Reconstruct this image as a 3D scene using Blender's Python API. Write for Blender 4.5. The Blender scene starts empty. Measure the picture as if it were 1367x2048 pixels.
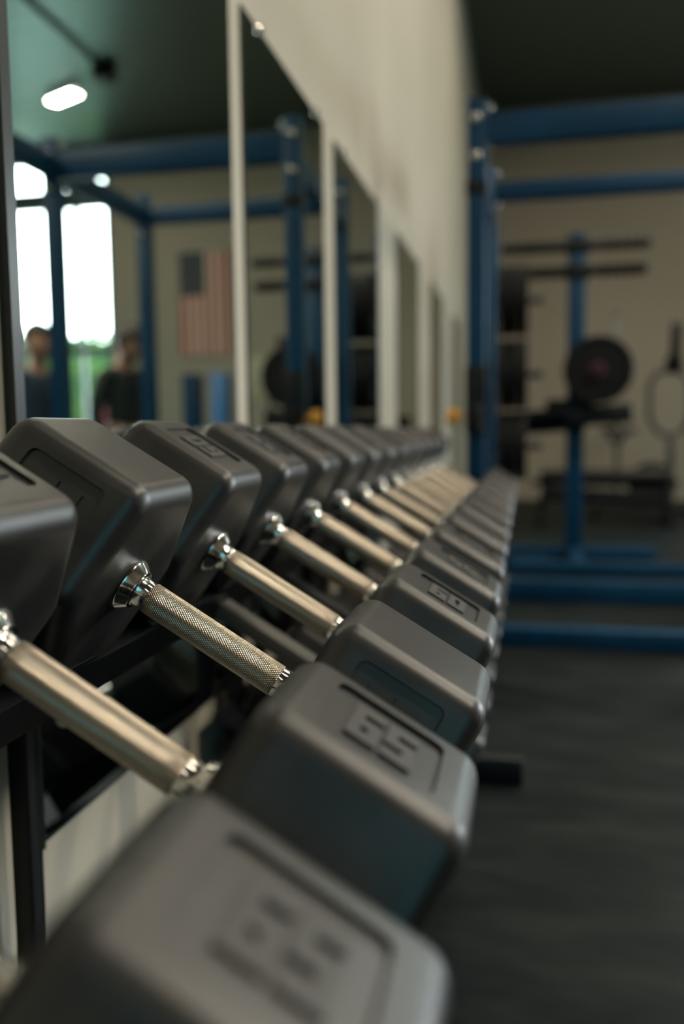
import bpy, bmesh, math, random
from mathutils import Vector, Matrix
random.seed(7)
sc = bpy.context.scene
COL = sc.collection
PI = math.pi

# ------------------------------------------------------------------ camera
CAM_H = 0.92
cam_data = bpy.data.cameras.new('camera')
cam = bpy.data.objects.new('camera', cam_data)
COL.objects.link(cam)
cam_data.sensor_width = 36.0
cam_data.sensor_fit = 'AUTO'
cam_data.lens = 1719.0 / 2048.0 * 36.0
cam_data.clip_start = 0.02
cam_data.clip_end = 200
right = Vector((0.97737, 0.21125, -0.01113)).normalized()
back = Vector((0.21131, -0.97254, 0.09757)).normalized()
up = back.cross(right).normalized()
right = up.cross(back).normalized()
cam.matrix_world = Matrix(((right.x, up.x, back.x, 0), (right.y, up.y, back.y, 0),
                           (right.z, up.z, back.z, CAM_H), (0, 0, 0, 1)))
cam_data.dof.use_dof = True
cam_data.dof.focus_distance = 0.79
cam_data.dof.aperture_fstop = 2.0
sc.camera = cam

# ------------------------------------------------------------------ view
sc.view_settings.view_transform = 'Standard'
sc.view_settings.look = 'None'
sc.view_settings.gamma = 1.0
sc.view_settings.use_curve_mapping = False
sc.view_settings.exposure = 0.0

# ------------------------------------------------------------------ world: bright overcast sky over dim teal ground
w = bpy.data.worlds.new('sky')
sc.world = w
w.use_nodes = True
nt = w.node_tree
nt.nodes.clear()
wo = nt.nodes.new('ShaderNodeOutputWorld')
bg = nt.nodes.new('ShaderNodeBackground')
tc = nt.nodes.new('ShaderNodeTexCoord')
sp = nt.nodes.new('ShaderNodeSeparateXYZ')
rp = nt.nodes.new('ShaderNodeValToRGB')
nt.links.new(tc.outputs['Generated'], sp.inputs[0])
nt.links.new(sp.outputs['Z'], rp.inputs[0])
rp.color_ramp.elements[0].position = 0.0
rp.color_ramp.elements[0].color = (0.30, 0.34, 0.33, 1)
rp.color_ramp.elements[1].position = 0.06
rp.color_ramp.elements[1].color = (0.90, 0.96, 1.0, 1)
# the sky is bright beyond the entrance (+Y, +X) and a dim teal behind the camera
rb = nt.nodes.new('ShaderNodeValToRGB')
rb.color_ramp.elements[0].position = 0.50
rb.color_ramp.elements[0].color = (0.014, 0.048, 0.058, 1)
rb.color_ramp.elements[1].position = 0.75
rb.color_ramp.elements[1].color = (1, 1, 1, 1)
ym = nt.nodes.new('ShaderNodeMath'); ym.operation = 'MULTIPLY_ADD'
ym.inputs[1].default_value = 0.5; ym.inputs[2].default_value = 0.5
nt.links.new(sp.outputs['Y'], ym.inputs[0])
nt.links.new(ym.outputs[0], rb.inputs[0])
mu = nt.nodes.new('ShaderNodeMix'); mu.data_type = 'RGBA'; mu.blend_type = 'MULTIPLY'
mu.inputs['Factor'].default_value = 1.0
nt.links.new(rp.outputs[0], mu.inputs['A']); nt.links.new(rb.outputs[0], mu.inputs['B'])
# one strength along +X, beyond the added side opening
rx = nt.nodes.new('ShaderNodeMapRange')
rx.inputs['From Min'].default_value = 0.55; rx.inputs['From Max'].default_value = 0.72
rx.inputs['To Min'].default_value = 19.0; rx.inputs['To Max'].default_value = 19.0
nt.links.new(sp.outputs['X'], rx.inputs['Value'])
nt.links.new(rx.outputs['Result'], bg.inputs[1])
nt.links.new(mu.outputs['Result'], bg.inputs[0])
nt.links.new(bg.outputs[0], wo.inputs[0])


def area(name, loc, target, sx, sy, power, color):
    d = bpy.data.lights.new(name, 'AREA')
    d.shape = 'RECTANGLE'
    d.size = sx
    d.size_y = sy
    d.energy = power
    d.color = color
    o = bpy.data.objects.new(name, d)
    COL.objects.link(o)
    o.location = loc
    o.rotation_euler = (Vector(target) - Vector(loc)).to_track_quat('-Z', 'Y').to_euler()
    return o


WARM = (1.0, 0.88, 0.70)
COOL = (0.62, 0.90, 1.0)
# daylight enters through the glazed entrance and openings added in the right and back walls: the lights there only guide the sky's own light
for nm_, lo, ta, sx_, sy_ in (('entrance_portal', (5.08, 11.0, 2.3), (5.08, 0, 2.3), 1.7, 4.5), ('added_side_opening_portal', (7.0, 7.5, 1.5), (0, 7.5, 1.5), 4.0, 3.0),
                              ('added_back_opening_portal', (3.0, -4.0, 1.6), (3.0, 5, 1.6), 3.2, 3.2)):
    o_ = area(nm_, lo, ta, sx_, sy_, 1, (1, 1, 1))
    o_.data.cycles.is_portal = True
# (ceiling tubes carry their own lamps, see ceiling_light below)
TUBE_POWER = 42


# ------------------------------------------------------------------ materials
def mat(name, col, rough=0.5, metal=0.0, spec=0.5, noise=None, bump=None, emit=None, coat=0.0):
    """noise=(scale, second colour, lo, hi)  bump=(scale, strength, distance)"""
    m = bpy.data.materials.new(name)
    m.use_nodes = True
    n = m.node_tree.nodes
    l = m.node_tree.links
    b = n['Principled BSDF']
    b.inputs['Base Color'].default_value = (*col, 1)
    b.inputs['Roughness'].default_value = rough
    b.inputs['Metallic'].default_value = metal
    b.inputs['Specular IOR Level'].default_value = spec
    b.inputs['Coat Weight'].default_value = coat
    t = n.new('ShaderNodeTexCoord')
    if noise:
        s, c2, lo, hi = noise
        nz = n.new('ShaderNodeTexNoise')
        nz.inputs['Scale'].default_value = s
        nz.inputs['Detail'].default_value = 5
        l.new(t.outputs['Object'], nz.inputs['Vector'])
        r = n.new('ShaderNodeValToRGB')
        r.color_ramp.elements[0].position = lo
        r.color_ramp.elements[0].color = (*col, 1)
        r.color_ramp.elements[1].position = hi
        r.color_ramp.elements[1].color = (*c2, 1)
        l.new(nz.outputs['Fac'], r.inputs[0])
        l.new(r.outputs[0], b.inputs['Base Color'])
    if bump:
        s, st, di = bump
        nz = n.new('ShaderNodeTexNoise')
        nz.inputs['Scale'].default_value = s
        nz.inputs['Detail'].default_value = 3
        l.new(t.outputs['Object'], nz.inputs['Vector'])
        bp = n.new('ShaderNodeBump')
        bp.inputs['Strength'].default_value = st
        bp.inputs['Distance'].default_value = di
        l.new(nz.outputs['Fac'], bp.inputs['Height'])
        l.new(bp.outputs[0], b.inputs['Normal'])
    if emit:
        b.inputs['Emission Color'].default_value = (*emit[0], 1)
        b.inputs['Emission Strength'].default_value = emit[1]
    return m


M = {}
M['rubber'] = mat('rubber', (0.016, 0.0165, 0.0160), 0.38, 0, 0.68, noise=(16, (0.042, 0.041, 0.038), 0.45, 0.75), bump=(1500, 0.35, 0.0003))
M['number'] = mat('number_rubber', (0.040, 0.039, 0.036), 0.5, 0, 0.5, bump=(900, 0.15, 0.0003))
M['chrome'] = mat('chrome', (0.72, 0.70, 0.66), 0.13, 1.0)
M['black_steel'] = mat('black_steel', (0.006, 0.008, 0.010), 0.40, 0, 0.28, bump=(500, 0.1, 0.0003))
M['gray_steel'] = mat('gray_steel', (0.16, 0.16, 0.15), 0.45, 0, 0.5)
M['blue_steel'] = mat('blue_steel', (0.001, 0.040, 0.098), 0.48, 0, 0.25, noise=(6, (0.002, 0.050, 0.120), 0.4, 0.7))
M['black_plastic'] = mat('black_plastic', (0.006, 0.007, 0.008), 0.5, 0, 0.3)
M['black_vinyl'] = mat('black_vinyl', (0.012, 0.013, 0.014), 0.42, bump=(60, 0.1, 0.001))
M['plate'] = mat('plate_rubber', (0.005, 0.006, 0.007), 0.55, 0, 0.2)
M['plate_hub'] = mat('plate_hub', (0.10, 0.03, 0.05), 0.4)
M['orange'] = mat('orange_plastic', (0.95, 0.42, 0.04), 0.35)
M['red'] = mat('red_vinyl', (0.36, 0.03, 0.03), 0.5)
M['pale_blue'] = mat('pale_blue_plastic', (0.05, 0.22, 0.55), 0.4)
M['slate'] = mat('slate_padding', (0.045, 0.085, 0.13), 0.6)
M['cream'] = mat('cream_plastic', (0.55, 0.52, 0.36), 0.5)
M['gray_paint'] = mat('gray_paint', (0.05, 0.055, 0.055), 0.4)
M['wall'] = mat('wall_paint', (0.40, 0.38, 0.31), 0.75, noise=(0.9, (0.46, 0.435, 0.36), 0.35, 0.7), bump=(45, 0.12, 0.003))
M['wall_far'] = mat('far_wall_paint', (0.40, 0.36, 0.285), 0.8, noise=(0.8, (0.45, 0.40, 0.32), 0.35, 0.7), bump=(30, 0.1, 0.003))
M['trim'] = mat('window_frame_paint', (0.10, 0.13, 0.14), 0.45)
M['skin'] = mat('skin', (0.42, 0.24, 0.17), 0.55)
M['hair'] = mat('hair', (0.02, 0.016, 0.014), 0.6)
M['shirt_navy'] = mat('shirt_navy', (0.015, 0.035, 0.065), 0.85)
M['shirt_dark'] = mat('shirt_dark', (0.012, 0.020, 0.022), 0.85)
M['shorts'] = mat('shorts', (0.02, 0.022, 0.026), 0.85)
M['shoe'] = mat('shoe', (0.05, 0.05, 0.05), 0.6)
M['eye'] = mat('eye_dark', (0.03, 0.02, 0.02), 0.3)
M['leaf'] = mat('leaf', (0.10, 0.22, 0.008), 0.6, noise=(3, (0.24, 0.36, 0.015), 0.35, 0.65))
M['bark'] = mat('bark', (0.07, 0.05, 0.03), 0.8)
M['grass'] = mat('lawn', (0.07, 0.22, 0.015), 0.8, noise=(1.5, (0.11, 0.28, 0.03), 0.4, 0.6))
M['tube'] = mat('lit_tube', (1, 1, 1), 0.5, emit=((1.0, 0.86, 0.78), 2.2))
M['lamp_body'] = mat('lamp_body', (0.5, 0.5, 0.48), 0.5)

# floor: dark rubber matting with worn scuffs
m = mat('rubber_floor', (0.012, 0.015, 0.016), 0.58, 0, 0.2)
M['floor'] = m
n = m.node_tree.nodes; l = m.node_tree.links; b = n['Principled BSDF']
t = n.new('ShaderNodeTexCoord'); mp = n.new('ShaderNodeMapping')
mp.inputs['Scale'].default_value = (1.0, 2.6, 1)
mp.inputs['Rotation'].default_value = (0, 0, 0.35)
nz = n.new('ShaderNodeTexNoise'); nz.inputs['Scale'].default_value = 3.2; nz.inputs['Detail'].default_value = 6; nz.inputs['Roughness'].default_value = 0.62
r = n.new('ShaderNodeValToRGB')
r.color_ramp.elements[0].position = 0.42; r.color_ramp.elements[0].color = (0.002, 0.0065, 0.0075, 1)
r.color_ramp.elements[1].position = 0.66; r.color_ramp.elements[1].color = (0.014, 0.020, 0.0195, 1)
l.new(t.outputs['Object'], mp.inputs[0]); l.new(mp.outputs[0], nz.inputs['Vector'])
l.new(nz.outputs['Fac'], r.inputs[0]); l.new(r.outputs[0], b.inputs['Base Color'])

# ceiling: ribbed dark green metal deck
m = mat('ceiling_deck', (0.125, 0.185, 0.172), 0.33, 0.92, 0.5)
M['ceiling'] = m
n = m.node_tree.nodes; l = m.node_tree.links; b = n['Principled BSDF']
t = n.new('ShaderNodeTexCoord'); wv = n.new('ShaderNodeTexWave'); wv.bands_direction = 'Y'
wv.inputs['Scale'].default_value = 1.1; wv.inputs['Distortion'].default_value = 0.0
bp = n.new('ShaderNodeBump'); bp.inputs['Strength'].default_value = 0.15; bp.inputs['Distance'].default_value = 0.02
l.new(t.outputs['Object'], wv.inputs['Vector']); l.new(wv.outputs['Fac'], bp.inputs['Height']); l.new(bp.outputs[0], b.inputs['Normal'])

# mirror silvering
m = bpy.data.materials.new('mirror_silver'); m.use_nodes = True
M['mirror'] = m
n = m.node_tree.nodes; l = m.node_tree.links
n.remove(n['Principled BSDF'])
g = n.new('ShaderNodeBsdfGlossy'); g.inputs['Roughness'].default_value = 0.0
g.inputs['Color'].default_value = (0.80, 0.88, 0.84, 1)
l.new(g.outputs[0], n['Material Output'].inputs[0])
M['mirror_edge'] = mat('mirror_edge', (0.006, 0.012, 0.012), 0.3)

# window glass
m = bpy.data.materials.new('window_glass'); m.use_nodes = True
M['glass'] = m
n = m.node_tree.nodes; l = m.node_tree.links
n.remove(n['Principled BSDF'])
tr = n.new('ShaderNodeBsdfTransparent'); tr.inputs[0].default_value = (0.93, 0.97, 0.95, 1)
gl = n.new('ShaderNodeBsdfGlossy'); gl.inputs['Roughness'].default_value = 0.02
mx = n.new('ShaderNodeMixShader'); mx.inputs[0].default_value = 0.06
l.new(tr.outputs[0], mx.inputs[1]); l.new(gl.outputs[0], mx.inputs[2]); l.new(mx.outputs[0], n['Material Output'].inputs[0])

# knurled steel: crossed helical grooves cut as bump, from the lathe UVs (u = turn, v = metres along)
m = mat('knurled_steel', (0.56, 0.50, 0.41), 0.30, 1.0)
M['knurl'] = m
n = m.node_tree.nodes; l = m.node_tree.links; b = n['Principled BSDF']
uv = n.new('ShaderNodeUVMap'); uv.uv_map = 'UVMap'
sx = n.new('ShaderNodeSeparateXYZ'); l.new(uv.outputs[0], sx.inputs[0])


def mth(op, a, bb=None):
    q = n.new('ShaderNodeMath'); q.operation = op
    for i, v in enumerate((a, bb)):
        if v is None:
            continue
        if isinstance(v, (int, float)):
            q.inputs[i].default_value = v
        else:
            l.new(v, q.inputs[i])
    return q.outputs[0]


NU, KV = 44.0, 44.0 / (2 * PI * 0.0152) * 0.62
ua = mth('MULTIPLY', sx.outputs['X'], NU * 2 * PI)
va = mth('MULTIPLY', sx.outputs['Y'], KV * 2 * PI)
s1 = mth('ABSOLUTE', mth('SINE', mth('MULTIPLY', mth('ADD', ua, va), 0.5)))
s2 = mth('ABSOLUTE', mth('SINE', mth('MULTIPLY', mth('SUBTRACT', ua, va), 0.5)))
h = mth('MINIMUM', s1, s2)
bp = n.new('ShaderNodeBump'); bp.inputs['Strength'].default_value = 1.0; bp.inputs['Distance'].default_value = 0.0004
l.new(h, bp.inputs['Height']); l.new(bp.outputs[0], b.inputs['Normal'])
rr = n.new('ShaderNodeValToRGB')
rr.color_ramp.elements[0].color = (0.05, 0.042, 0.033, 1); rr.color_ramp.elements[1].color = (0.80, 0.70, 0.56, 1)  # groove shade and crest glint painted into the steel colour
rr.color_ramp.elements[1].position = 0.55
l.new(h, rr.inputs[0]); l.new(rr.outputs[0], b.inputs['Base Color'])

# flag cloth colours
M['flag_red'] = mat('flag_red', (0.46, 0.045, 0.04), 0.85)
M['flag_white'] = mat('flag_white', (0.78, 0.70, 0.58), 0.85)
M['flag_blue'] = mat('flag_blue', (0.012, 0.03, 0.06), 0.85)


# ------------------------------------------------------------------ mesh helpers
class MB:
    """collects shapes for ONE mesh object"""

    def __init__(self):
        self.bm = bmesh.new()
        self.uv = None

    def box(self, c, s, rot=None, bev=0.0):
        r = bmesh.ops.create_cube(self.bm, size=1.0)
        vs = r['verts']
        mtx = Matrix.Translation(c) @ (rot.to_4x4() if rot else Matrix()) @ Matrix.Diagonal((*s, 1))
        bmesh.ops.transform(self.bm, matrix=mtx, verts=vs)
        if bev > 0:
            es = list({e for v in vs for e in v.link_edges})
            bmesh.ops.bevel(self.bm, geom=es, offset=bev, segments=2, affect='EDGES', profile=0.5)
        return self

    def bar(self, a, b2, wd, hg, bev=0.0):
        a = Vector(a); b2 = Vector(b2); d = b2 - a
        q = d.to_track_quat('X', 'Z').to_matrix()
        return self.box((a + b2) / 2, (d.length, wd, hg), q, bev)

    def lathe(self, prof, origin=(0, 0, 0), axis=(1, 0, 0), seg=32, uv=False):
        """prof: list of (x along axis, radius)"""
        ax = Vector(axis).normalized()
        q = ax.to_track_quat('X', 'Z').to_matrix()
        o = Vector(origin)
        if uv and self.uv is None:
            self.uv = self.bm.loops.layers.uv.new('UVMap')
        rings = []
        for x, r in prof:
            if r < 1e-6:
                rings.append([self.bm.verts.new(o + q @ Vector((x, 0, 0)))])
            else:
                rings.append([self.bm.verts.new(o + q @ Vector((x, r * math.cos(2 * PI * i / seg), r * math.sin(2 * PI * i / seg)))) for i in range(seg)])
        for k in range(len(rings) - 1):
            A, B = rings[k], rings[k + 1]
            for i in range(seg):
                j = (i + 1) % seg
                if len(A) == 1 and len(B) == 1:
                    continue
                if len(A) == 1:
                    f = self.bm.faces.new((A[0], B[j], B[i]))
                elif len(B) == 1:
                    f = self.bm.faces.new((A[i], A[j], B[0]))
                else:
                    f = self.bm.faces.new((A[i], A[j], B[j], B[i]))
                    if uv:
                        us = (i / seg, (i + 1) / seg, (i + 1) / seg, i / seg)
                        vsx = (prof[k][0], prof[k][0], prof[k + 1][0], prof[k + 1][0])
                        for lp, uu, vv in zip(f.loops, us, vsx):
                            lp[self.uv].uv = (uu, vv)
        return self

    def tube(self, pts, r, seg=12):
        pts = [Vector(p) for p in pts]
        rings = []
        pn = None
        for i, p in enumerate(pts):
            if i == 0:
                d = pts[1] - p
            elif i == len(pts) - 1:
                d = p - pts[i - 1]
            else:
                d = (pts[i + 1] - p).normalized() + (p - pts[i - 1]).normalized()
            d.normalize()
            if pn is None:
                pn = d.orthogonal().normalized()
            nn = (pn - d * pn.dot(d)).normalized()
            pn = nn
            bb = d.cross(nn)
            rings.append([self.bm.verts.new(p + (nn * math.cos(2 * PI * k / seg) + bb * math.sin(2 * PI * k / seg)) * r) for k in range(seg)])
        for k in range(len(rings) - 1):
            for i in range(seg):
                j = (i + 1) % seg
                self.bm.faces.new((rings[k][i], rings[k][j], rings[k + 1][j], rings[k + 1][i]))
        self.bm.faces.new(rings[0][::-1])
        self.bm.faces.new(rings[-1])
        return self

    def quad(self, *ps):
        self.bm.faces.new([self.bm.verts.new(p) for p in ps])
        return self

    def mesh(self, name, material, angle=35):
        bmesh.ops.recalc_face_normals(self.bm, faces=self.bm.faces[:])
        me = bpy.data.meshes.new(name)
        self.bm.to_mesh(me)
        self.bm.free()
        me.materials.append(material)
        for p in me.polygons:
            p.use_smooth = True
        me.set_sharp_from_angle(angle=math.radians(angle))
        return me

    def build(self, name, material, parent=None, angle=35):
        return obj(name, self.mesh(name, material, angle), parent)


def obj(name, me, parent=None, mtx=None):
    o = bpy.data.objects.new(name, me)
    COL.objects.link(o)
    if parent is not None:
        o.parent = parent
    if mtx is not None:
        o.matrix_local = mtx
    return o


def tag(o, label, cat, group=None, kind=None):
    if label:
        o['label'] = label
    if cat:
        o['category'] = cat
    if group:
        o['group'] = group
    if kind:
        o['kind'] = kind
    return o


def thing(name, label, cat, loc=(0, 0, 0), rot=(0, 0, 0), group=None):
    o = bpy.data.objects.new(name, None)
    COL.objects.link(o)
    o.empty_display_size = 0.1
    o.location = loc
    o.rotation_euler = rot
    return tag(o, label, cat, group)


def struct(name, mb, material, label, cat, angle=35):
    o = mb.build(name, material, None, angle)
    return tag(o, label, cat, None, 'structure')


def copy_tree(src, parent=None):
    c = src.copy()
    COL.objects.link(c)
    if parent is not None:
        c.parent = parent
    for ch in list(src.children):
        copy_tree(ch, c)
    return c


def baked(o):
    """evaluate an object's modifiers into a plain mesh and drop the object"""
    dg = bpy.context.evaluated_depsgraph_get()
    dg.update()
    me = bpy.data.meshes.new_from_object(o.evaluated_get(dg), preserve_all_data_layers=True, depsgraph=dg)
    bpy.data.objects.remove(o)
    return me


# ------------------------------------------------------------------ room shell
WX = -0.606          # face of the mirror wall
RX, FY, BY, CZ = 7.0, 11.0, -4.0, 4.72
TH = 0.15
struct('floor', MB().box(((WX + RX) / 2, (FY + BY) / 2, -0.05), (RX - WX + 0.6, FY - BY + 0.6, 0.1)), M['floor'],
       'dark scuffed rubber gym floor', 'floor')
struct('ceiling', MB().box(((WX + RX) / 2, (FY + BY) / 2, CZ + 0.05), (RX - WX + 0.6, FY - BY + 0.6, 0.1)), M['ceiling'],
       'dark green ribbed metal ceiling', 'ceiling')
struct('wall_left', MB().box((WX - TH / 2, (FY + BY) / 2, CZ / 2), (TH, FY - BY + 0.3, CZ)), M['wall'],
       'cream painted wall behind the mirrors and dumbbells', 'wall')
# far wall with the glazed entrance opening
wx0, wx1, wz1, tz0, tz1 = 4.36, 5.95, 3.93, 4.18, 4.60
fw = MB()
fw.box(((WX + wx0) / 2, FY + TH / 2, CZ / 2), (wx0 - WX, TH, CZ))
fw.box(((wx1 + RX) / 2, FY + TH / 2, CZ / 2), (RX - wx1, TH, CZ))
fw.box(((wx0 + wx1) / 2, FY + TH / 2, (tz1 + CZ) / 2), (wx1 - wx0, TH, CZ - tz1))
struct('wall_far', fw, M['wall_far'], 'tan block wall at the far end of the gym', 'wall')
# right and back walls, each with an unseen opening added to let light in
rw = MB()
rw.box((RX + TH / 2, (BY + 5.5) / 2, CZ / 2), (TH, 5.5 - BY, CZ))
rw.box((RX + TH / 2, (FY + 9.5) / 2, CZ / 2), (TH, FY - 9.5, CZ))
rw.box((RX + TH / 2, 7.5, (3.0 + CZ) / 2), (TH, 4.0, CZ - 3.0))
struct('wall_right', rw, M['wall_far'], 'tan wall with an unseen opening added for daylight, opposite the mirrors', 'wall')
bw = MB()
bw.box(((WX + 1.4) / 2, BY - TH / 2, CZ / 2), (1.4 - WX, TH, CZ))
bw.box(((4.6 + RX) / 2, BY - TH / 2, CZ / 2), (RX - 4.6, TH, CZ))
bw.box((3.0, BY - TH / 2, (3.2 + CZ) / 2), (3.2, TH, CZ - 3.2))
struct('wall_back', bw, M['wall_far'], 'tan wall behind the camera with an unseen opening added for fill light', 'wall')

# glazed entrance in the far wall
win = thing('window_1', 'tall bright glazed entrance with transom in the far wall', 'window', ((wx0 + wx1) / 2, FY + 0.05, 0))
win['kind'] = 'structure'
hw = (wx1 - wx0) / 2
f = MB()
for x in (-hw + 0.03, hw - 0.03):
    f.box((x, 0, tz1 / 2), (0.06, 0.10, tz1))
f.box((0, 0, (wz1 + tz0) / 2), (2 * hw, 0.10, tz0 - wz1))
f.box((0, 0, tz1 - 0.03), (2 * hw, 0.10, 0.06))
f.box((0, 0, 2.02), (2 * hw, 0.08, 0.10))
f.box((-0.30, 0, 2.0), (0.06, 0.08, 4.0))
f.box((0, 0, 0.12), (2 * hw, 0.08, 0.24))
f.build('frame', M['trim'], win)
MB().box((0, 0.02, (wz1 + 0.24) / 2), (2 * hw - 0.1, 0.008, wz1 - 0.24)).build('pane', M['glass'], win)
MB().box((0, 0.02, (tz1 + tz0) / 2), (2 * hw - 0.1, 0.008, tz1 - tz0)).build('pane', M['glass'], win)
MB().box((-hw + 0.20, 0, 0.66), (0.28, 0.07, 0.85)).build('kick_panel', M['trim'], win)

# outside: lawn and trees beyond the entrance
struct('pavement_outside', MB().box((7.5, 18.1, -0.10), (13, 13.6, 0.1)), mat('concrete', (0.50, 0.50, 0.47), 0.8), 'pale pavement outside the glazed entrance', 'pavement')
struct('ground_outside', MB().box((9, 30.0, -0.10), (18, 10, 0.1)), M['grass'], 'bright green lawn outside the glazed entrance', 'lawn')


def tree(label, loc, rad, hgt):
    tr_ = thing('tree', label, 'tree', loc, group='trees outside the entrance')
    MB().lathe([(0, 0.16), (hgt * 0.5, 0.11), (hgt * 0.75, 0.05), (hgt * 0.76, 0)], axis=(0, 0, 1), seg=10).build('trunk', M['bark'], tr_)
    bm = bmesh.new()
    for _ in range(1300):
        v = Vector((random.gauss(0, 1), random.gauss(0, 1), random.gauss(0, 1))).normalized() * rad * random.uniform(0.55, 1.0)
        v.z = v.z * 0.9 + hgt * 0.68
        s = rad * random.uniform(0.08, 0.17)
        q = Vector((random.random() - .5, random.random() - .5, random.random() - .5)).to_track_quat('Z', 'Y').to_matrix()
        ps = [bm.verts.new(v + q @ Vector(p) * s) for p in ((-1, 0, 0), (0, -0.5, 0.1), (1, 0, 0), (0, 0.5, 0.1))]
        bm.faces.new(ps)
    me = bpy.data.meshes.new('foliage')
    bm.to_mesh(me); bm.free(); me.materials.append(M['leaf'])
    obj('foliage', me, tr_)
    return tr_


tree('bushy green tree seen through the entrance, nearest the flag side', (6.95, 16.0, -0.05), 1.0, 2.9)
tree('small green tree seen through the middle of the entrance', (9.0, 19.2, -0.05), 0.9, 2.4)
tree('green tree far outside, hidden mostly by the power rack post', (11.3, 23.0, -0.05), 1.5, 3.5)
tree('tallest green tree outside the outer pane of the entrance', (14.3, 26.0, -0.05), 1.7, 3.9)

# ------------------------------------------------------------------ wall mirrors
MZ0, MZ1 = 0.395, 1.812
spans = [(0.945, 1.738), (1.822, 2.558), (2.712, 3.50), (4.03, 4.83), (5.44, 6.18), (7.0, 7.7)]
names = ['nearest', 'second', 'third', 'fourth', 'fifth', 'sixth']
for (y0, y1), nm in zip(spans, names):
    yc = (y0 + y1) / 2
    t = thing('wall_mirror', ('frameless wall mirror %s to the camera, behind the dumbbell rack' % nm) if nm == 'nearest' else
              ('frameless wall mirror, %s along the cream wall from the camera' % nm), 'mirror', (WX, yc, MZ0), group='wall mirrors along the cream wall')
    hh, ln = MZ1 - MZ0, y1 - y0
    MB().box((0.003, 0, hh / 2), (0.005, ln, hh)).build('backing', M['mirror_edge'], t)
    MB().quad((0.0058, -ln / 2 + .004, .004), (0.0058, ln / 2 - .004, .004), (0.0058, ln / 2 - .004, hh - .004), (0.0058, -ln / 2 + .004, hh - .004)).build('glass', M['mirror'], t)
    for yy in (-ln / 2 + 0.12, ln / 2 - 0.09):
        MB().lathe([(0, 0.012), (0.010, 0.012), (0.013, 0.009), (0.013, 0)], (0.0, yy, hh), seg=14).build('mirror_clip', M['chrome'], t)
# dark edge trim left of the first mirror
struct('trim_1', MB().box((WX + 0.008, 0.927, (MZ0 + MZ1 + 1.2) / 2), (0.014, 0.020, MZ1 - MZ0 + 1.2)), M['mirror_edge'],
       'thin dark vertical trim at the near edge of the first mirror', 'trim')

# ------------------------------------------------------------------ dumbbells
TILT = math.radians(31.1)
PITCH = 0.22
AP, TW, MW = 0.1035, 0.0595, 0.1080    # half height, half top width, half mid width
GAP = 0.0955                          # handle centre to a head's inner face

FONT = {'0': ('111', '101', '101', '101', '111'), '3': ('111', '001', '011', '001', '111'), '4': ('101', '101', '111', '001', '001'),
        '5': ('111', '100', '111', '001', '111'), '6': ('111', '100', '111', '101', '111')}


def round_poly(pts, rad, seg=6):
    out = []
    N = len(pts)
    for i in range(N):
        p = Vector(pts[i]); a = Vector(pts[i - 1]); b2 = Vector(pts[(i + 1) % N])
        u = (a - p).normalized(); v = (b2 - p).normalized()
        ang = math.acos(max(-1, min(1, u.dot(v))))
        d = rad / math.tan(ang / 2)
        c = p + (u + v).normalized() * (rad / math.sin(ang / 2))
        s = p + u * d - c; e = p + v * d - c
        a0 = math.atan2(s.y, s.x); a1 = math.atan2(e.y, e.x)
        da = (a1 - a0 + PI) % (2 * PI) - PI
        for k in range(seg + 1):
            th = a0 + da * k / seg
            out.append((c.x + rad * math.cos(th), c.y + rad * math.sin(th)))
    return out


def hex_at(ins):
    k = 1.0
    return round_poly([(TW - ins * .58, AP - ins), (-TW + ins * .58, AP - ins), (-MW + ins * 1.1, 0), (-TW + ins * .58, -AP + ins), (TW - ins * .58, -AP + ins), (MW - ins * 1.1, 0)], 0.021 - ins * 0.3)


def side_frame(side):
    """local frame of a labelled face: origin, across axis (up of the number), outward normal; in (y, z) of the head"""
    if side == 'top':
        return Vector((0, 0, AP)), Vector((0, 1, 0)), Vector((0, 0, 1))
    a = Vector((0, -MW, 0)); b2 = Vector((0, -TW, AP))
    u = (b2 - a).normalized()
    nn = Vector((0, -u.z, u.y))
    return (a + b2) / 2, u, nn


_heads = {}


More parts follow.
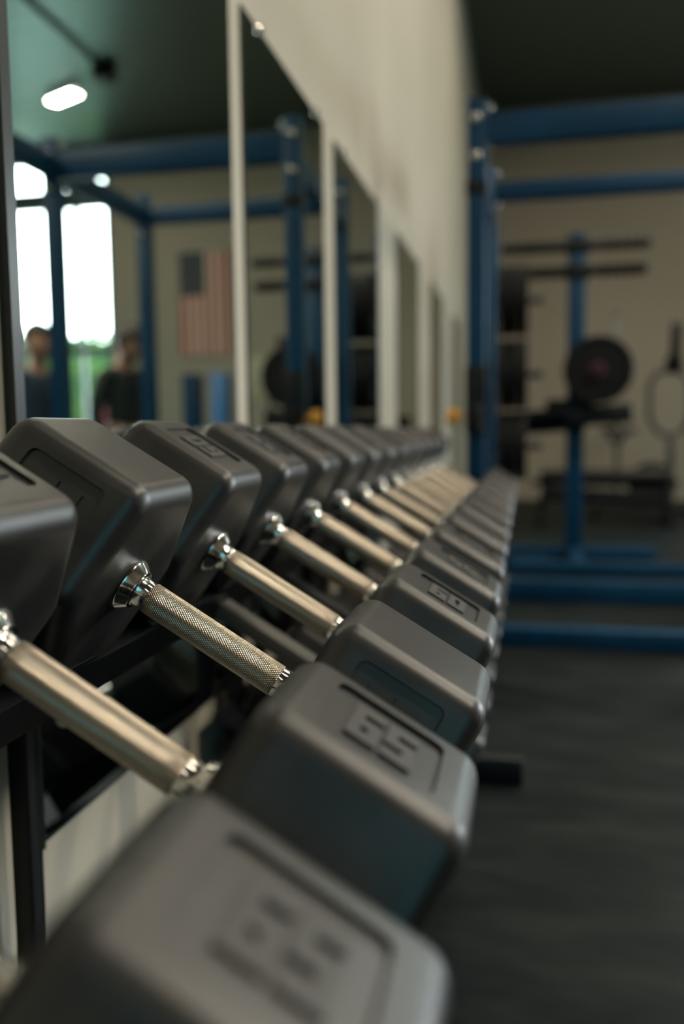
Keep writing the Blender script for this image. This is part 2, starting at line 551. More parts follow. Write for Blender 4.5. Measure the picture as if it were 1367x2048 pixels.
def head_meshes(length, side, text, flip):
    """hex head from x=0 (inner face) to x=length with a sunk label panel; returns (head mesh, number mesh)"""
    key = (round(length, 4), side, text, flip)
    if key in _heads:
        return _heads[key]
    bm = bmesh.new()
    R = 0.020
    secs = [(R * (1 - math.sin(t)), R * (1 - math.cos(t))) for t in [i * PI / 2 / 6 for i in range(6, -1, -1)]]
    secs = [(x, i) for x, i in secs] + [(length - x, i) for x, i in reversed(secs)]
    rings = []
    for x, ins in secs:
        rings.append([bm.verts.new((x, y, z)) for y, z in hex_at(ins)])
    N = len(rings[0])
    for k in range(len(rings) - 1):
        for i in range(N):
            j = (i + 1) % N
            bm.faces.new((rings[k][i], rings[k][j], rings[k + 1][j], rings[k + 1][i]))
    bm.faces.new(rings[0][::-1]); bm.faces.new(rings[-1])
    bmesh.ops.recalc_face_normals(bm, faces=bm.faces[:])
    me = bpy.data.meshes.new('head')
    bm.to_mesh(me); bm.free()
    o = bpy.data.objects.new('head_tmp', me)
    COL.objects.link(o)
    O, U, Nn = side_frame(side)
    pl, pw = length * 0.55, 0.077
    dp = 0.0032
    # cutter
    poly = round_poly([(-pl / 2, -pw / 2), (pl / 2, -pw / 2), (pl / 2, pw / 2), (-pl / 2, pw / 2)], 0.007, 5)
    bm = bmesh.new()
    cx = length * 0.5
    lo = [bm.verts.new(Vector((cx + p[0], 0, 0)) + O + U * p[1] - Nn * dp) for p in poly]
    hi = [bm.verts.new(Vector((cx + p[0], 0, 0)) + O + U * p[1] + Nn * 0.02) for p in poly]
    for i in range(len(lo)):
        j = (i + 1) % len(lo)
        bm.faces.new((lo[i], lo[j], hi[j], hi[i]))
    bm.faces.new(lo[::-1]); bm.faces.new(hi)
    bmesh.ops.recalc_face_normals(bm, faces=bm.faces[:])
    mc = bpy.data.meshes.new('cut'); bm.to_mesh(mc); bm.free()
    cut = bpy.data.objects.new('cut_tmp', mc)
    COL.objects.link(cut)
    mo = o.modifiers.new('b', 'BOOLEAN'); mo.operation = 'DIFFERENCE'; mo.object = cut; mo.solver = 'EXACT'
    hm = baked(o)
    bpy.data.objects.remove(cut)
    for p in hm.polygons:
        p.use_smooth = True
    hm.set_sharp_from_angle(angle=math.radians(32))
    o = bpy.data.objects.new('head_tmp', hm)
    COL.objects.link(o)
    wn = o.modifiers.new('w', 'WEIGHTED_NORMAL'); wn.keep_sharp = True; wn.weight = 90
    hm = baked(o)
    hm.name = 'head'
    hm.materials.clear(); hm.materials.append(M['rubber'])
    # raised digits on the panel floor
    mb = MB()
    cw, ch = pl * 0.084, pw * 0.125
    sgn = -1 if flip else 1
    colw = (1.2 * cw, 0.8 * cw, 1.2 * cw)
    colx = (0.0, 1.2 * cw, 2.0 * cw, 3.2 * cw)
    rowh = (1.28 * ch, 0.72 * ch, 1.28 * ch, 0.72 * ch, 1.28 * ch)
    hh = sum(rowh)
    fr = Matrix((Vector((1, 0, 0)) * sgn, U * sgn, Nn)).transposed()
    for di, dch in enumerate(text):
        g = FONT[dch]
        xo = -3.4 * cw + di * 3.6 * cw
        yt = hh / 2
        for r_ in range(5):
            c0 = None
            for c_ in range(4):
                on = c_ < 3 and g[r_][c_] == '1'
                if on and c0 is None:
                    c0 = c_
                if not on and c0 is not None:
                    xa, xb = xo + colx[c0], xo + colx[c_]
                    cen = Vector((cx, 0, 0)) + O - Nn * (dp - 0.0012) + fr @ Vector(((xa + xb) / 2, yt - rowh[r_] / 2, 0))
                    mb.box(cen, (xb - xa, rowh[r_], 0.0026), fr)
                    c0 = None
            yt -= rowh[r_]
    nm = mb.mesh('number', M['number'], 30)
    _heads[key] = (hm, nm)
    return _heads[key]


RG = 0.0152
grip_me = MB().lathe([(-0.0725, 0.0), (-0.0725, RG - 0.0012), (-0.0710, RG)] + [(x * 0.071 / 6, RG) for x in range(-5, 6)] + [(0.0710, RG), (0.0725, RG - 0.0012), (0.0725, 0)],
                     seg=64, uv=True).mesh('grip', M['knurl'], 50)
# collar: flared ring against the head, stepped neck to the grip
collar_me = MB().lathe([(0, 0), (0, 0.0255), (0.0015, 0.0262), (0.0030, 0.0258), (0.0105, 0.0195), (0.0118, 0.0190), (0.0122, 0.0158), (0.0135, 0.0150), (0.0220, 0.0144), (0.0235, 0.0144), (0.0235, 0)], seg=48).mesh('collar', M['chrome'], 30)

ORD = ['nearest', 'second-nearest', 'third', 'fourth', 'fifth', 'sixth', 'seventh', 'eighth', 'ninth', 'tenth', 'eleventh', 'twelfth', 'thirteenth', 'fourteenth', 'fifteenth']


def dumbbell(k, centre, length, text, side, label, group):
    d = thing('dumbbell', label, 'dumbbell', centre, (0, TILT, 0), group)
    hm, nm = head_meshes(length, side, text, False)
    hb, nb = head_meshes(length, side, text, True)
    hf = obj('head', hm, d, Matrix.Translation((GAP, 0, 0)))
    obj('number', nm, hf)
    h2 = obj('head', hb, d, Matrix.Translation((-GAP - length, 0, 0)))
    obj('number', nb, h2)
    obj('grip', grip_me, d)
    obj('collar', collar_me, d, Matrix.Translation((-GAP, 0, 0)))
    obj('collar', collar_me, d, Matrix.Translation((GAP, 0, 0)) @ Matrix.Rotation(PI, 4, 'Z'))
    return d


UP = Vector((math.sin(TILT), 0, math.cos(TILT)))      # normal of the sloping tiers
AX = Vector((math.cos(TILT), 0, -math.sin(TILT)))     # down the slope
TOPC = Vector((-0.3617, 0, 0.7713)) + AX * 0.0868       # handle centre, upper tier
NUM = ['65', '65', '60', '60', '55', '55', '50', '50', '45', '45', '40', '40', '35', '35', '30']
for k in range(15):
    c = TOPC + Vector((0.0014 * k, 0.2988 + PITCH * k, 0))
    side = 'side' if k in (2, 6) else 'top'
    L = 0.151 - 0.0027 * k
    lab = ('black rubber hex dumbbell marked %s on top, %s along the upper rack tier' % (NUM[k], ORD[k])) if k < 4 else ('black rubber hex dumbbell, %s along the upper rack tier' % ORD[k])
    if k == 2:
        lab = 'third dumbbell along the upper tier, its marked panels turned toward the camera'
    dumbbell(k, c, L, NUM[k], side, lab, 'hex dumbbells on the upper rack tier')
LOWC = TOPC + Vector((-0.018, 0, -0.378))
for k in range(9):
    c = LOWC + Vector((0, 1.64 + PITCH * k, 0))
    dumbbell(k, c, 0.118, NUM[min(14, k + 6)], 'top', 'smaller black rubber hex dumbbell, %s along the lower rack tier' % ORD[k], 'hex dumbbells on the lower rack tier')

# ------------------------------------------------------------------ dumbbell rack
RK0, RK1 = 0.17, 3.52
rack = thing('dumbbell_rack', 'black steel two-tier rack with sloping rails under the dumbbells', 'rack', (-0.36, RK0, 0))
rin = rack.matrix_basis.inverted()


def rk(p):
    return Vector(p) - Vector((-0.36, RK0, 0))


qs = Matrix((AX, Vector((0, 1, 0)), UP)).transposed()
for nm_, cen in (('upper', TOPC), ('lower', LOWC)):
    y0, y1 = (RK0, RK1) if nm_ == 'upper' else (1.48, RK1)
    ym, ln = (y0 + y1) / 2, y1 - y0
    for s in (-1, 1):
        mb = MB()
        mid = cen + AX * (s * 0.1755) - UP * (AP + 0.0025)
        mid.y = ym
        mb.box(rk(mid), (0.149, ln, 0.004), qs)
        inner = cen + AX * (s * 0.101) - UP * (AP + 0.030)
        inner.y = ym
        mb.box(rk(inner), (0.004, ln, 0.055), qs)
        if s > 0:
            lip = cen + AX * 0.262 - UP * (AP - 0.006)
            lip.y = ym
            mb.box(rk(lip), (0.004, ln, 0.022), qs)
        mb.build('rail', M['black_steel'], rack)
    for y in ((1.20, 1.60, 2.2, 2.93) if nm_ == 'upper' else (1.52, 2.2, 2.93)):
        cc = cen - UP * (AP + (0.040 if y == 1.20 else 0.072))
        cc.y = y
        MB().box(rk(cc), (0.40, 0.040, 0.022), qs, 0.003).build('cross_brace', M['gray_steel'] if y == 1.20 else M['black_steel'], rack)
for y in (0.865, 1.60, 2.2, 2.93):
    MB().box(rk((-0.570, y, 0.36)), (0.026, 0.026 if y < 1 else 0.05, 0.72), None, 0.003).build('upright', M['black_steel'], rack)
for y in (0.42, 2.2):
    MB().box(rk((-0.295, y, 0.035)), (0.58, 0.06, 0.07), None, 0.006).build('foot', M['black_steel'], rack)
    MB().bar(rk((-0.34, y, 0.06)), rk((-0.36, y, 0.62 if y < 1 else 0.22)), 0.045, 0.05, 0.004).build('front_leg', M['black_steel'], rack)


# ------------------------------------------------------------------ blue power rack
def post(mb, x, y, z0, z1, s=0.076):
    mb.box((x, y, (z0 + z1) / 2), (s, s, z1 - z0), None, 0.006)
    return mb


XL, XR, YF, YR, ZT = -0.215, 0.91, 3.65, 4.60, 2.225
rig = thing('power_rack', 'blue four-post steel power rack beyond the end of the dumbbell rack', 'rack', (XL, YF, 0))


def rg(p):
    return Vector(p) - Vector((XL, YF, 0))


for x in (XL, XR):
    for y in (YF, YR):
        p_ = post(MB(), 0 + (x - XL), y - YF, 0.076, ZT).build('post', M['blue_steel'], rig)
        bx = 1 if x == XL else -1
        for z in (2.15, 2.00):
            mbb = MB().lathe([(0, 0.020), (0.006, 0.020), (0.008, 0.015), (0.018, 0.014), (0.020, 0.011), (0.020, 0)], (x - XL, y - YF - 0.038, z), (0, -1, 0), 12)
            mbb.build('bolt', M['chrome'], p_)
            mbb = MB().lathe([(0, 0.020), (0.006, 0.020), (0.008, 0.015), (0.018, 0.014), (0.020, 0.011), (0.020, 0)], (x - XL + bx * 0.038, y - YF, z + 0.05), (bx, 0, 0), 12)
            mbb.build('bolt', M['chrome'], p_)
MB().box(rg(((XL + XR) / 2, YF, 2.105)), (XR - XL - 0.076, 0.076, 0.115), None, 0.005).build('top_beam', M['blue_steel'], rig)
MB().box(rg(((XL + XR) / 2, YR, 2.105)), (XR - XL - 0.076, 0.076, 0.090), None, 0.005).build('top_beam', M['blue_steel'], rig)
MB().box(rg((XL, (YF + YR) / 2, 2.03)), (0.06, YR - YF - 0.076, 0.10), None, 0.005).build('side_beam', M['blue_steel'], rig)
MB().box(rg((XR, (YF + YR) / 2 - 0.5, 2.10)), (0.06, YR - YF + 0.9, 0.10), None, 0.005).build('side_beam', M['blue_steel'], rig)
MB().box(rg(((XL + XR) / 2, YF, 0.038)), (XR - XL + 0.076, 0.09, 0.076), None, 0.005).build('base_beam', M['blue_steel'], rig)
MB().box(rg(((XL + XR) / 2, YR, 0.055)), (XR - XL + 0.076, 0.09, 0.11), None, 0.005).build('base_beam', M['blue_steel'], rig)
for x in (XL, XR):
    MB().box(rg((x, (YF + YR) / 2, 0.038)), (0.076, YR - YF - 0.09, 0.076), None, 0.005).build('side_base', M['blue_steel'], rig)
MB().box(rg((XL, YF, 1.88)), (0.086, 0.086, 0.05), None, 0.004).build('post_collar', M['black_plastic'], rig)

jc = thing('j_cup', 'black bar holder clamped on the near post of the blue power rack, with orange knob', 'bar holder', (XL, YF - 0.042, 0.90))
MB().box((0, -0.006, 0.13), (0.086, 0.012, 0.27), None, 0.003).box((0, -0.05, 0.02), (0.06, 0.09, 0.05), None, 0.008).box((0, -0.09, 0.06), (0.06, 0.02, 0.10), None, 0.006).build('bracket', M['black_plastic'], jc)
MB().lathe([(0, 0.009), (0.03, 0.009), (0.032, 0.030), (0.036, 0.034), (0.066, 0.034), (0.074, 0.028), (0.077, 0.0)], (-0.042, 0.0, 0.062), (-1, 0, 0), 20).build('knob', M['orange'], jc)['label'] = 'round orange knob'


# ------------------------------------------------------------------ weight plates
def plate_meshes(r, th):
    prof = [(-th / 2, 0.026), (-th / 2, 0.060), (-th * 0.30, 0.066), (-th * 0.30, r * 0.80), (-th / 2, r * 0.84), (-th / 2, r - 0.008), (-th / 2 + 0.008, r),
            (th / 2 - 0.008, r), (th / 2, r - 0.008), (th / 2, r * 0.84), (th * 0.30, r * 0.80), (th * 0.30, 0.066), (th / 2, 0.060), (th / 2, 0.026), (-th / 2, 0.026)]
    disc = MB().lathe(prof, seg=56).mesh('disc', M['plate'], 40)
    t2 = th / 2 + 0.002
    hub = MB().lathe([(-t2, 0.0255), (-t2, 0.048), (t2, 0.048), (t2, 0.0255), (-t2, 0.0255)], seg=32).mesh('hub', M['plate_hub'], 40)
    return disc, hub


PD, PH = plate_meshes(0.222, 0.055)


def plate(label, loc, rot, group=None):
    t_ = thing('weight_plate', label, 'weight plate', loc, rot, group)
    obj('disc', PD, t_)
    obj('hub', PH, t_)
    return t_


# plate tree with three pegs
PTX, PTY = -0.235, 5.75
pt = thing('plate_tree', 'blue upright plate storage post loaded with black plates by the mirror wall', 'plate rack', (PTX, PTY, 0))
post(MB(), 0, 0, 0.06, 2.20).build('post', M['blue_steel'], pt)
MB().box((0.12, 0, 0.03), (0.5, 0.10, 0.06), None, 0.005).box((0, 0, 0.031), (0.10, 0.62, 0.058), None, 0.005).build('base', M['blue_steel'], pt)
for z, wd in ((1.72, 'top'), (1.25, 'middle'), (0.79, 'bottom')):
    MB().lathe([(0, 0.024), (0.27, 0.024), (0.28, 0.018), (0.28, 0)], (0.038, 0, z), seg=16).build('peg', M['black_steel'], pt)
    for q, pos in enumerate(('innermost', 'middle', 'outermost')):
        plate('black bumper plate, %s on the %s peg of the plate post' % (pos, wd), (PTX + 0.075 + 0.0605 * q, PTY, z), (0, 0, 0), 'bumper plates on the storage post')
for z in (2.12, 1.98):
    MB().lathe([(0, 0.020), (0.008, 0.018), (0.018, 0.012), (0.018, 0)], (0.0, -0.038, z), (0, -1, 0), 12).build('bolt', M['chrome'], pt)

# blue T-stand with black bars and support arm
SX, SY = 0.31, 6.15
st = thing('bar_stand', 'blue single-post stand with black horizontal bars behind the power rack', 'stand', (SX, SY, 0))
post(MB(), 0, 0, 0.07, 2.20, 0.115).build('post', M['blue_steel'], st)
MB().box((0.06, 0, 0.04), (0.98, 0.09, 0.08), None, 0.006).build('base_beam', M['blue_steel'], st)
MB().box((0.12, -0.72, 0.04), (1.06, 0.09, 0.08), None, 0.006).box((0, -0.36, 0.04), (0.09, 0.62, 0.08), None, 0.006).build('base_frame', M['blue_steel'], st)
for z, x0, x1 in ((2.115, -0.50, 0.46), (1.945, -0.50, 0.44)):
    for sgn in (-1, 1):
        xa, xb = (0.05, x1) if sgn > 0 else (x0, -0.05)
        g_ = MB().tube([(xa, -0.05, z), (xb, -0.05, z)], 0.033, 14).build('bar', M['black_steel'], st)
        for q in range(5):
            xx = xa + (xb - xa) * (0.3 + 0.14 * q)
            MB().lathe([(-0.02, 0.032), (-0.016, 0.041), (0.016, 0.041), (0.02, 0.032)], (xx, -0.05, z), seg=14).build('grip_ring', M['black_plastic'], g_)
    MB().box((0, -0.055, z), (0.17, 0.02, 0.10), None, 0.004).build('bracket', M['black_steel'], st)
arm = MB()
arm.bar((-0.70, -0.12, 0.93), (0.36, -0.12, 1.00), 0.09, 0.13, 0.012)
arm.bar((-0.60, -0.12, 0.90), (-0.05, -0.12, 0.94), 0.09, 0.12, 0.012)
arm.bar((-0.20, -0.12, 1.06), (0.12, -0.12, 1.06), 0.06, 0.07, 0.012)
arm.box((0, -0.08, 0.98), (0.13, 0.08, 0.18), None, 0.006)
arm.build('support_arm', M['black_steel'], st)
MB().lathe([(0, 0.025), (0.26, 0.025), (0.26, 0)], (0.13, -0.045, 1.28), (0, -1, 0), 16).build('plate_peg', M['black_steel'], st)
MB().box((0.07, -0.03, 1.28), (0.20, 0.04, 0.08), None, 0.004).build('peg_bracket', M['black_steel'], st)
plate('black bumper plate hung facing the camera on the blue stand', (SX + 0.13, SY - 0.23, 1.28), (0, 0, PI / 2))

# ------------------------------------------------------------------ bench and exercise bike near the far wall
bn = thing('flat_bench', 'long black padded bench low in front of the far wall', 'bench', (0.68, 8.3, 0))
MB().box((0, 0, 0.46), (1.15, 0.30, 0.09), None, 0.03).build('pad', M['black_vinyl'], bn)
MB().box((0, 0, 0.385), (1.30, 0.07, 0.06), None, 0.005).build('frame', M['black_steel'], bn)
for x in (-0.52, 0.52):
    MB().bar((x, 0, 0.36), (x * 1.10, 0, 0.06), 0.06, 0.06).box((x * 1.10, 0, 0.03), (0.08, 0.50, 0.06), None, 0.005).build('leg', M['black_steel'], bn)
MB().bar((-0.55, -0.10, 0.30), (0.5, -0.1, 0.24), 0.05, 0.12, 0.01).build('stretcher', M['black_steel'], bn)

bk = thing('exercise_bike', 'dark exercise bike with saddle and looped handlebar by the far wall', 'exercise bike', (1.10, 9.0, 0))
MB().tube([(-0.24, 0, 0.10), (-0.235, 0, 0.78)], 0.022).build('seat_post', M['gray_paint'], bk)
sd = MB().box((-0.24, 0, 0.86), (0.30, 0.20, 0.06), None, 0.025).box((-0.10, 0, 0.855), (0.12, 0.09, 0.045), None, 0.02)
sd.bar((-0.34, 0, 0.86), (-0.235, 0, 0.72), 0.05, 0.05, 0.01).bar((-0.14, 0, 0.86), (-0.235, 0, 0.72), 0.05, 0.05, 0.01)
sd.build('saddle', M['black_vinyl'], bk)
MB().tube([(-0.30, 0, 0.95), (-0.36, 0, 1.04)], 0.02).bar((-0.24, 0, 0.90), (-0.38, 0, 1.05), 0.05, 0.04, 0.01).build('back_pad', M['black_vinyl'], bk)
hl = [(0.10, 0, 0.90), (0.06, 0, 0.98), (0.06, 0, 1.30), (0.12, 0, 1.42), (0.30, 0, 1.44), (0.42, 0, 1.36), (0.44, 0, 1.02), (0.40, 0, 0.88), (0.28, 0, 0.80), (0.18, 0, 0.82), (0.10, 0, 0.90)]
MB().tube(hl, 0.026).build('handlebar', M['gray_paint'], bk)
MB().bar((0.27, 0, 0.82), (0.27, 0, 0.10), 0.07, 0.07, 0.01).build('front_post', M['gray_paint'], bk)
MB().bar((0.28, 0, 1.42), (0.30, 0, 1.90), 0.07, 0.10, 0.01).box((0.28, 0, 1.50), (0.16, 0.07, 0.14), None, 0.02).build('mast', M['black_plastic'], bk)
MB().tube([(-0.45, 0, 0.09), (0.55, 0, 0.09)], 0.035).tube([(-0.45, -0.25, 0.035), (-0.45, 0.25, 0.035)], 0.035).tube([(0.55, -0.25, 0.035), (0.55, 0.25, 0.035)], 0.035).bar((-0.45, 0, 0.03), (-0.45, 0, 0.10), 0.05, 0.05).bar((0.55, 0, 0.03), (0.55, 0, 0.10), 0.05, 0.05).build('base_frame', M['black_steel'], bk)
MB().lathe([(-0.03, 0), (-0.03, 0.21), (-0.02, 0.23), (0.02, 0.23), (0.03, 0.21), (0.03, 0)], (0.10, 0, 0.32), (0, 1, 0), 40).build('flywheel', M['black_plastic'], bk)

hk = thing('wall_hook', 'slim pale hook holder on the far wall above the bike saddle', 'hook', (1.02, FY, 1.95))
MB().box((0, -0.008, 0.18), (0.05, 0.016, 0.38), None, 0.004).build('plate', M['lamp_body'], hk)
MB().tube([(0, -0.01, 0.30), (0, -0.09, 0.28), (0, -0.11, 0.32)], 0.012).build('hook', M['black_steel'], hk)

# ------------------------------------------------------------------ flag on the far wall (hung vertically)
fx0, fx1, fz0, fz1 = 2.68, 3.36, 1.90, 3.25
flag = thing('flag', 'american flag hung vertically on the far tan wall', 'flag', ((fx0 + fx1) / 2, FY - 0.03, fz0))
fwid, fh = fx1 - fx0, fz1 - fz0
bm = bmesh.new()
NXC, NZC = 52, 24
can_w, can_h = 7 / 13.0, 0.42
vs = [[bm.verts.new((-fwid / 2 + fwid * i / NXC, 0.010 * math.sin(i * 0.55) * (1 - j / NZC), fh * j / NZC)) for j in range(NZC + 1)] for i in range(NXC + 1)]
for i in range(NXC):
    for j in range(NZC):
        fc = bm.faces.new((vs[i][j], vs[i + 1][j], vs[i + 1][j + 1], vs[i][j + 1]))
        stripe = int(i / NXC * 13)
        top = (j + 0.5) / NZC > 1 - can_h
        rightside = (i + 0.5) / NXC > 1 - can_w
        fc.material_index = 2 if (top and rightside) else (0 if stripe % 2 == 0 else 1)
        fc.smooth = True
me = bpy.data.meshes.new('cloth'); bm.to_mesh(me); bm.free()
for q in ('flag_red', 'flag_white', 'flag_blue'):
    me.materials.append(M[q])
obj('cloth', me, flag)
bm = bmesh.new()
cw_, chh = fwid * can_w, fh * can_h
for row in range(9):
    cnt = 6 if row % 2 == 0 else 5
    for q in range(cnt):
        xx = fwid / 2 - cw_ + cw_ * (row + 1) / 10.0
        zz = fh - chh + chh * ((q * 2 + 1 if cnt == 6 else q * 2 + 2)) / 12.0
        ps = []
        for a in range(10):
            rad = 0.017 if a % 2 == 0 else 0.007
            ps.append(bm.verts.new((xx + rad * math.sin(a * PI / 5), -0.014, zz + rad * math.cos(a * PI / 5))))
        bm.faces.new(ps)
me = bpy.data.meshes.new('stars'); bm.to_mesh(me); bm.free(); me.materials.append(M['flag_white'])
obj('stars', me, flag)
MB().tube([(-fwid / 2 - 0.03, 0, fh + 0.01), (fwid / 2 + 0.03, 0, fh + 0.01)], 0.01).build('rod', M['lamp_body'], flag)

# ------------------------------------------------------------------ small things toward the far wall (seen in the mirrors)
lk = thing('storage_locker', 'pale blue narrow cabinet standing before the far wall', 'cabinet', (2.30, 9.6, 0))
MB().box((0, 0, 0.78), (0.16, 0.30, 1.56), None, 0.01).build('body', M['pale_blue'], lk)
MB().box((0, -0.155, 0.80), (0.13, 0.012, 1.40), None, 0.004).build('door', M['pale_blue'], lk)
lk2 = thing('storage_locker', 'darker blue narrow cabinet standing before the far wall', 'cabinet', (2.66, 9.6, 0))
MB().box((0, 0, 0.78), (0.16, 0.30, 1.56), None, 0.01).build('body', M['blue_steel'], lk2)
MB().box((0, -0.155, 0.80), (0.13, 0.012, 1.40), None, 0.004).build('door', M['blue_steel'], lk2)
pn = thing('notice_board', 'cream board fixed low on the far wall under the flag', 'board', (2.30, FY - 0.012, 1.30))
MB().box((0, 0, 0.28), (0.26, 0.02, 0.56), None, 0.004).build('panel', M['cream'], pn)
bx = thing('plyo_box', 'black jump box holding two red balls, by the standing people', 'box', (2.0, 6.5, 0))
MB().box((0, 0, 0.45), (0.60, 0.40, 0.90), None, 0.015).build('body', M['black_plastic'], bx)
for x, wd in ((-0.13, 'nearer the mirrors'), (0.13, 'farther from the mirrors')):
    b_ = MB().lathe([(-0.12, 0)] + [(-0.12 * math.cos(a), 0.12 * math.sin(a)) for a in [PI * i / 12 for i in range(1, 12)]] + [(0.12, 0)], (0, 0, 0), (0, 0, 1), 24)
    o_ = b_.build('medicine_ball', M['red'])
    o_.location = (2.0 + x, 6.5, 1.02)
    tag(o_, 'red medicine ball on the black jump box, %s' % wd, 'ball')


# ------------------------------------------------------------------ ceiling lights, conduit
def ceiling_light(label, loc, ang, ln=1.15, k=1.0):
    t_ = thing('ceiling_light', label, 'ceiling light', loc, (0, 0, ang))
    MB().box((0, 0, -0.03), (ln + 0.1, 0.16 if ln > 1 else 0.10, 0.06), None, 0.008).build('housing', M['lamp_body'], t_)
    for yy in ((-0.04, 0.04) if ln > 1 else (0.0,)):
        MB().tube([(-ln / 2, yy, -0.078), (ln / 2, yy, -0.078)], 0.017, 12).build('tube', M['tube'], t_)
    d = bpy.data.lights.new('tube_light', 'AREA'); d.shape = 'RECTANGLE'; d.size = ln; d.size_y = 0.14
    d.energy = TUBE_POWER * k * ln / 1.15; d.color = WARM
    o = bpy.data.objects.new('tube_light', d); COL.objects.link(o); o.parent = t_
    o.location = (0, 0, -0.105)
    return t_


ceiling_light('lit ceiling tube reflected in the nearest mirror, at an angle over the gym', (3.90, 9.12, CZ), 0.45, 0.44)
for i, (x, y) in enumerate(((0.9, 1.2), (0.9, 4.2), (3.2, 1.2), (3.2, 4.2), (0.9, 6.6), (1.0, -2.2))):  # out-of-view tubes added to light the dumbbells and room
    ceiling_light('added unseen ceiling tube over the %s' % ('nearest dumbbells', 'power rack', 'open floor by the camera', 'open floor beside the power rack', 'plate post and blue stand', 'floor behind the camera')[i], (x, y, CZ), 0.0, 1.15, (0.4, 0.5, 3.0, 3.2, 0.8, 0.2)[i])
cd = thing('conduit', 'thin dark conduit with a junction box under the ceiling', 'conduit', (3.2, 8.72, CZ))
MB().tube([(0, 0, -0.03), (-0.05, -1.6, -0.03), (-0.2, -4.0, -0.03)], 0.02).build('pipe', M['black_steel'], cd)
MB().box((0, 0, -0.07), (0.20, 0.20, 0.13), None, 0.01).build('junction_box', M['black_plastic'], cd)


# ------------------------------------------------------------------ people
def skin_mesh(nodes, edges, root, sub=2):
    """nodes: list of (pos, radius)"""
    me = bpy.data.meshes.new('skin')
    bm = bmesh.new()
    lay = bm.verts.layers.skin.verify()
    vs_ = []
    for i, (p, r_) in enumerate(nodes):
        v = bm.verts.new(p)
        rr_ = r_ if isinstance(r_, tuple) else (r_, r_)
        v[lay].radius = rr_
        v[lay].use_root = (i == root)
        vs_.append(v)
    for a, b2 in edges:
        bm.edges.new((vs_[a], vs_[b2]))
    bm.to_mesh(me); bm.free()
    o = bpy.data.objects.new('skin_tmp', me)
    COL.objects.link(o)
    s_ = o.modifiers.new('s', 'SKIN'); s_.use_smooth_shade = True
    u_ = o.modifiers.new('u', 'SUBSURF'); u_.levels = sub; u_.render_levels = sub
    me2 = baked(o)
    for p in me2.polygons:
        p.use_smooth = True
    return me2


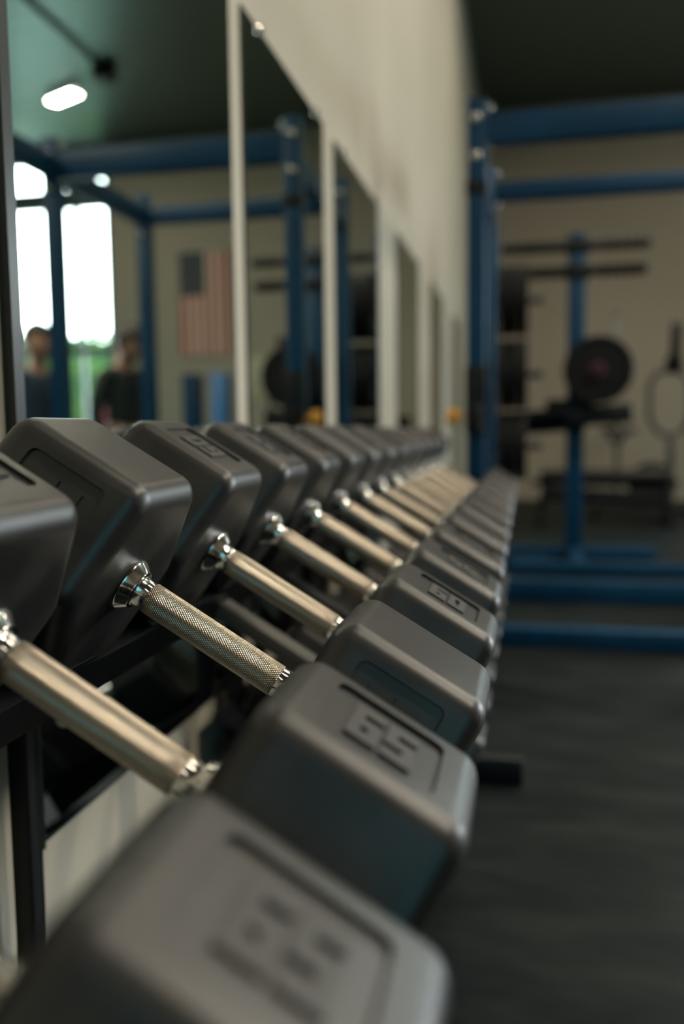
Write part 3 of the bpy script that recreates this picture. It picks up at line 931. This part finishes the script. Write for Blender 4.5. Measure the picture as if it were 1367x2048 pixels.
def person(label, loc, rotz, hscale, bend, shirt, hair_full, long_sleeve=False):
    """facing local -Y; bend = head tilt forward (radians)"""
    P_ = thing('person', label, 'person', loc, (0, 0, rotz))
    P_.scale = (hscale,) * 3
    nodes, edges = [], []

    def add(p, r_, parent=None):
        nodes.append((Vector(p), r_))
        if parent is not None:
            edges.append((parent, len(nodes) - 1))
        return len(nodes) - 1

    pel = add((0, 0, 0.96), (0.145, 0.10))
    sp1 = add((0, 0, 1.10), (0.130, 0.09), pel)
    ch = add((0, -0.005, 1.28), (0.150, 0.105), sp1)
    ub = add((0, 0.005, 1.42), (0.105, 0.075), ch)
    nk = add((0, 0.0, 1.50), 0.055, ub)
    piv = Vector((0, 0.0, 1.52))
    HS = 1.10
    Rh = Matrix.Rotation(bend, 3, 'X')

    def hd(p):
        return piv + Rh @ ((Vector(p) - piv) * HS)

    jaw = add(hd((0, -0.025, 1.575)), (0.064, 0.072), nk)
    face = add(hd((0, -0.018, 1.645)), (0.082, 0.098), jaw)
    crn = add(hd((0, -0.005, 1.715)), (0.077, 0.092), face)
    add(hd((0, 0.0, 1.755)), (0.045, 0.055), crn)
    nose = add(hd((0, -0.108, 1.640)), 0.010, face)
    add(hd((0, -0.122, 1.622)), 0.009, nose)
    for s in (-1, 1):
        add(hd((s * 0.086, 0.005, 1.635)), (0.008, 0.022), face)
        sh = add((s * 0.165, 0.01, 1.405), 0.058, ub)
        el = add((s * 0.235, 0.03, 1.13), 0.041, sh)
        fa = add((s * 0.245, -0.02, 1.04), 0.038, el)
        wr = add((s * 0.250, -0.10, 0.90), 0.025, fa)
        pa = add((s * 0.252, -0.125, 0.845), (0.020, 0.034), wr)
        for q, (dy, ln) in enumerate(((-0.030, 0.062), (-0.010, 0.075), (0.010, 0.070), (0.028, 0.052))):
            k1 = add((s * 0.252, -0.135 + dy, 0.805), 0.0095, pa)
            k2 = add((s * 0.246, -0.142 + dy, 0.805 - ln * 0.55), 0.0088, k1)
            add((s * 0.234, -0.142 + dy, 0.805 - ln), 0.0078, k2)
        t1 = add((s * 0.240, -0.165, 0.850), 0.011, pa)
        add((s * 0.228, -0.185, 0.815), 0.009, t1)
        hp = add((s * 0.095, 0.0, 0.90), 0.088, pel)
        kn = add((s * 0.105, -0.02, 0.50), 0.056, hp)
        cf = add((s * 0.105, 0.02, 0.36), 0.052, kn)
        an = add((s * 0.110, 0.03, 0.09), 0.036, cf)
        ft = add((s * 0.118, -0.05, 0.045), (0.040, 0.030), an)
        add((s * 0.125, -0.13, 0.035), (0.038, 0.024), ft)
    me_ = skin_mesh(nodes, edges, pel)
    me_.materials.clear(); me_.materials.append(M['skin'])
    obj('body', me_, P_)
    # shirt
    n2, e2 = [], []

    def a2(p, r_, par=None):
        n2.append((Vector(p), r_))
        if par is not None:
            e2.append((par, len(n2) - 1))
        return len(n2) - 1

    b0 = a2((0, 0, 1.02), (0.160, 0.118)); b1 = a2((0, 0, 1.15), (0.152, 0.112), b0); b2_ = a2((0, -0.005, 1.29), (0.166, 0.120), b1)
    b3 = a2((0, 0.005, 1.425), (0.115, 0.086), b2_)
    for s in (-1, 1):
        c0 = a2((s * 0.170, 0.01, 1.41), 0.070, b3); c1 = a2((s * 0.215, 0.022, 1.22), 0.062, c0)
        if long_sleeve:
            c2 = a2((s * 0.238, 0.03, 1.12), 0.056, c1)
            a2((s * 0.250, -0.085, 0.925), 0.040, c2)
    ms = skin_mesh(n2, e2, 0); ms.materials.clear(); ms.materials.append(shirt)
    obj('shirt', ms, P_)
    n2, e2 = [], []
    b0 = a2((0, 0, 1.00), (0.152, 0.112)); b1 = a2((0, 0, 0.93), (0.155, 0.115), b0)
    for s in (-1, 1):
        c0 = a2((s * 0.098, 0, 0.86), 0.100, b1); a2((s * 0.104, -0.015, 0.56), 0.080, c0)
    ms = skin_mesh(n2, e2, 0); ms.materials.clear(); ms.materials.append(M['shorts'])
    obj('shorts', ms, P_)
    for s in (-1, 1):
        n2, e2 = [], []
        b0 = a2((s * 0.111, 0.045, 0.055), (0.046, 0.050)); b1 = a2((s * 0.118, -0.05, 0.048), (0.050, 0.042), b0); a2((s * 0.126, -0.150, 0.040), (0.046, 0.034), b1)
        ms = skin_mesh(n2, e2, 0); ms.materials.clear(); ms.materials.append(M['shoe'])
        obj('shoe', ms, P_)
    # hair: shell over the skull, open at the face
    bm = bmesh.new()
    bmesh.ops.create_uvsphere(bm, u_segments=28, v_segments=18, radius=1.0)
    bmesh.ops.transform(bm, matrix=Matrix.Diagonal((0.101, 0.119, 0.114, 1)), verts=bm.verts[:])
    lim = 0.2 if hair_full else 0.55
    kill = [v for v in bm.verts if (v.co.y < -0.035 and v.co.z < (0.040 if hair_full else 0.055)) or v.co.z < (-0.055 if hair_full else -0.02)]
    bmesh.ops.delete(bm, geom=kill, context='VERTS')
    for v in bm.verts:
        jit = 1 + (0.035 if hair_full else 0.006) * math.sin(v.co.x * 190 + v.co.z * 130) * math.cos(v.co.y * 170)
        v.co = hd(Vector((v.co.x * jit, v.co.y * jit, v.co.z * jit)) + Vector((0, -0.006, 1.683)))
    bmesh.ops.solidify(bm, geom=bm.faces[:], thickness=0.008)
    hm_ = bpy.data.meshes.new('hair'); bm.to_mesh(hm_); bm.free(); hm_.materials.append(M['hair'])
    for p in hm_.polygons:
        p.use_smooth = True
    obj('hair', hm_, P_)
    # eyes and mouth
    for s in (-1, 1):
        MB().lathe([(-0.004, 0), (-0.003, 0.008), (0, 0.011), (0.003, 0.008), (0.004, 0)], hd((s * 0.032, -0.099, 1.662)), Rh @ Vector((0, -1, 0)), 12).build('eye', M['eye'], P_)
    MB().box(hd((0, -0.089, 1.585)), (0.042, 0.010, 0.007), Rh, 0.003).build('mouth', M['plate_hub'], P_)
    return P_


person('person with cropped hair and navy shirt, standing before the bright glazed entrance', (1.86, 5.0, 0), -1.0, 0.885, 0.15, M['shirt_navy'], False)
person('dark-haired person in dark shirt looking down, beside the power rack', (1.42, 5.3, 0), -1.15, 0.90, 0.62, M['shirt_dark'], True, True)
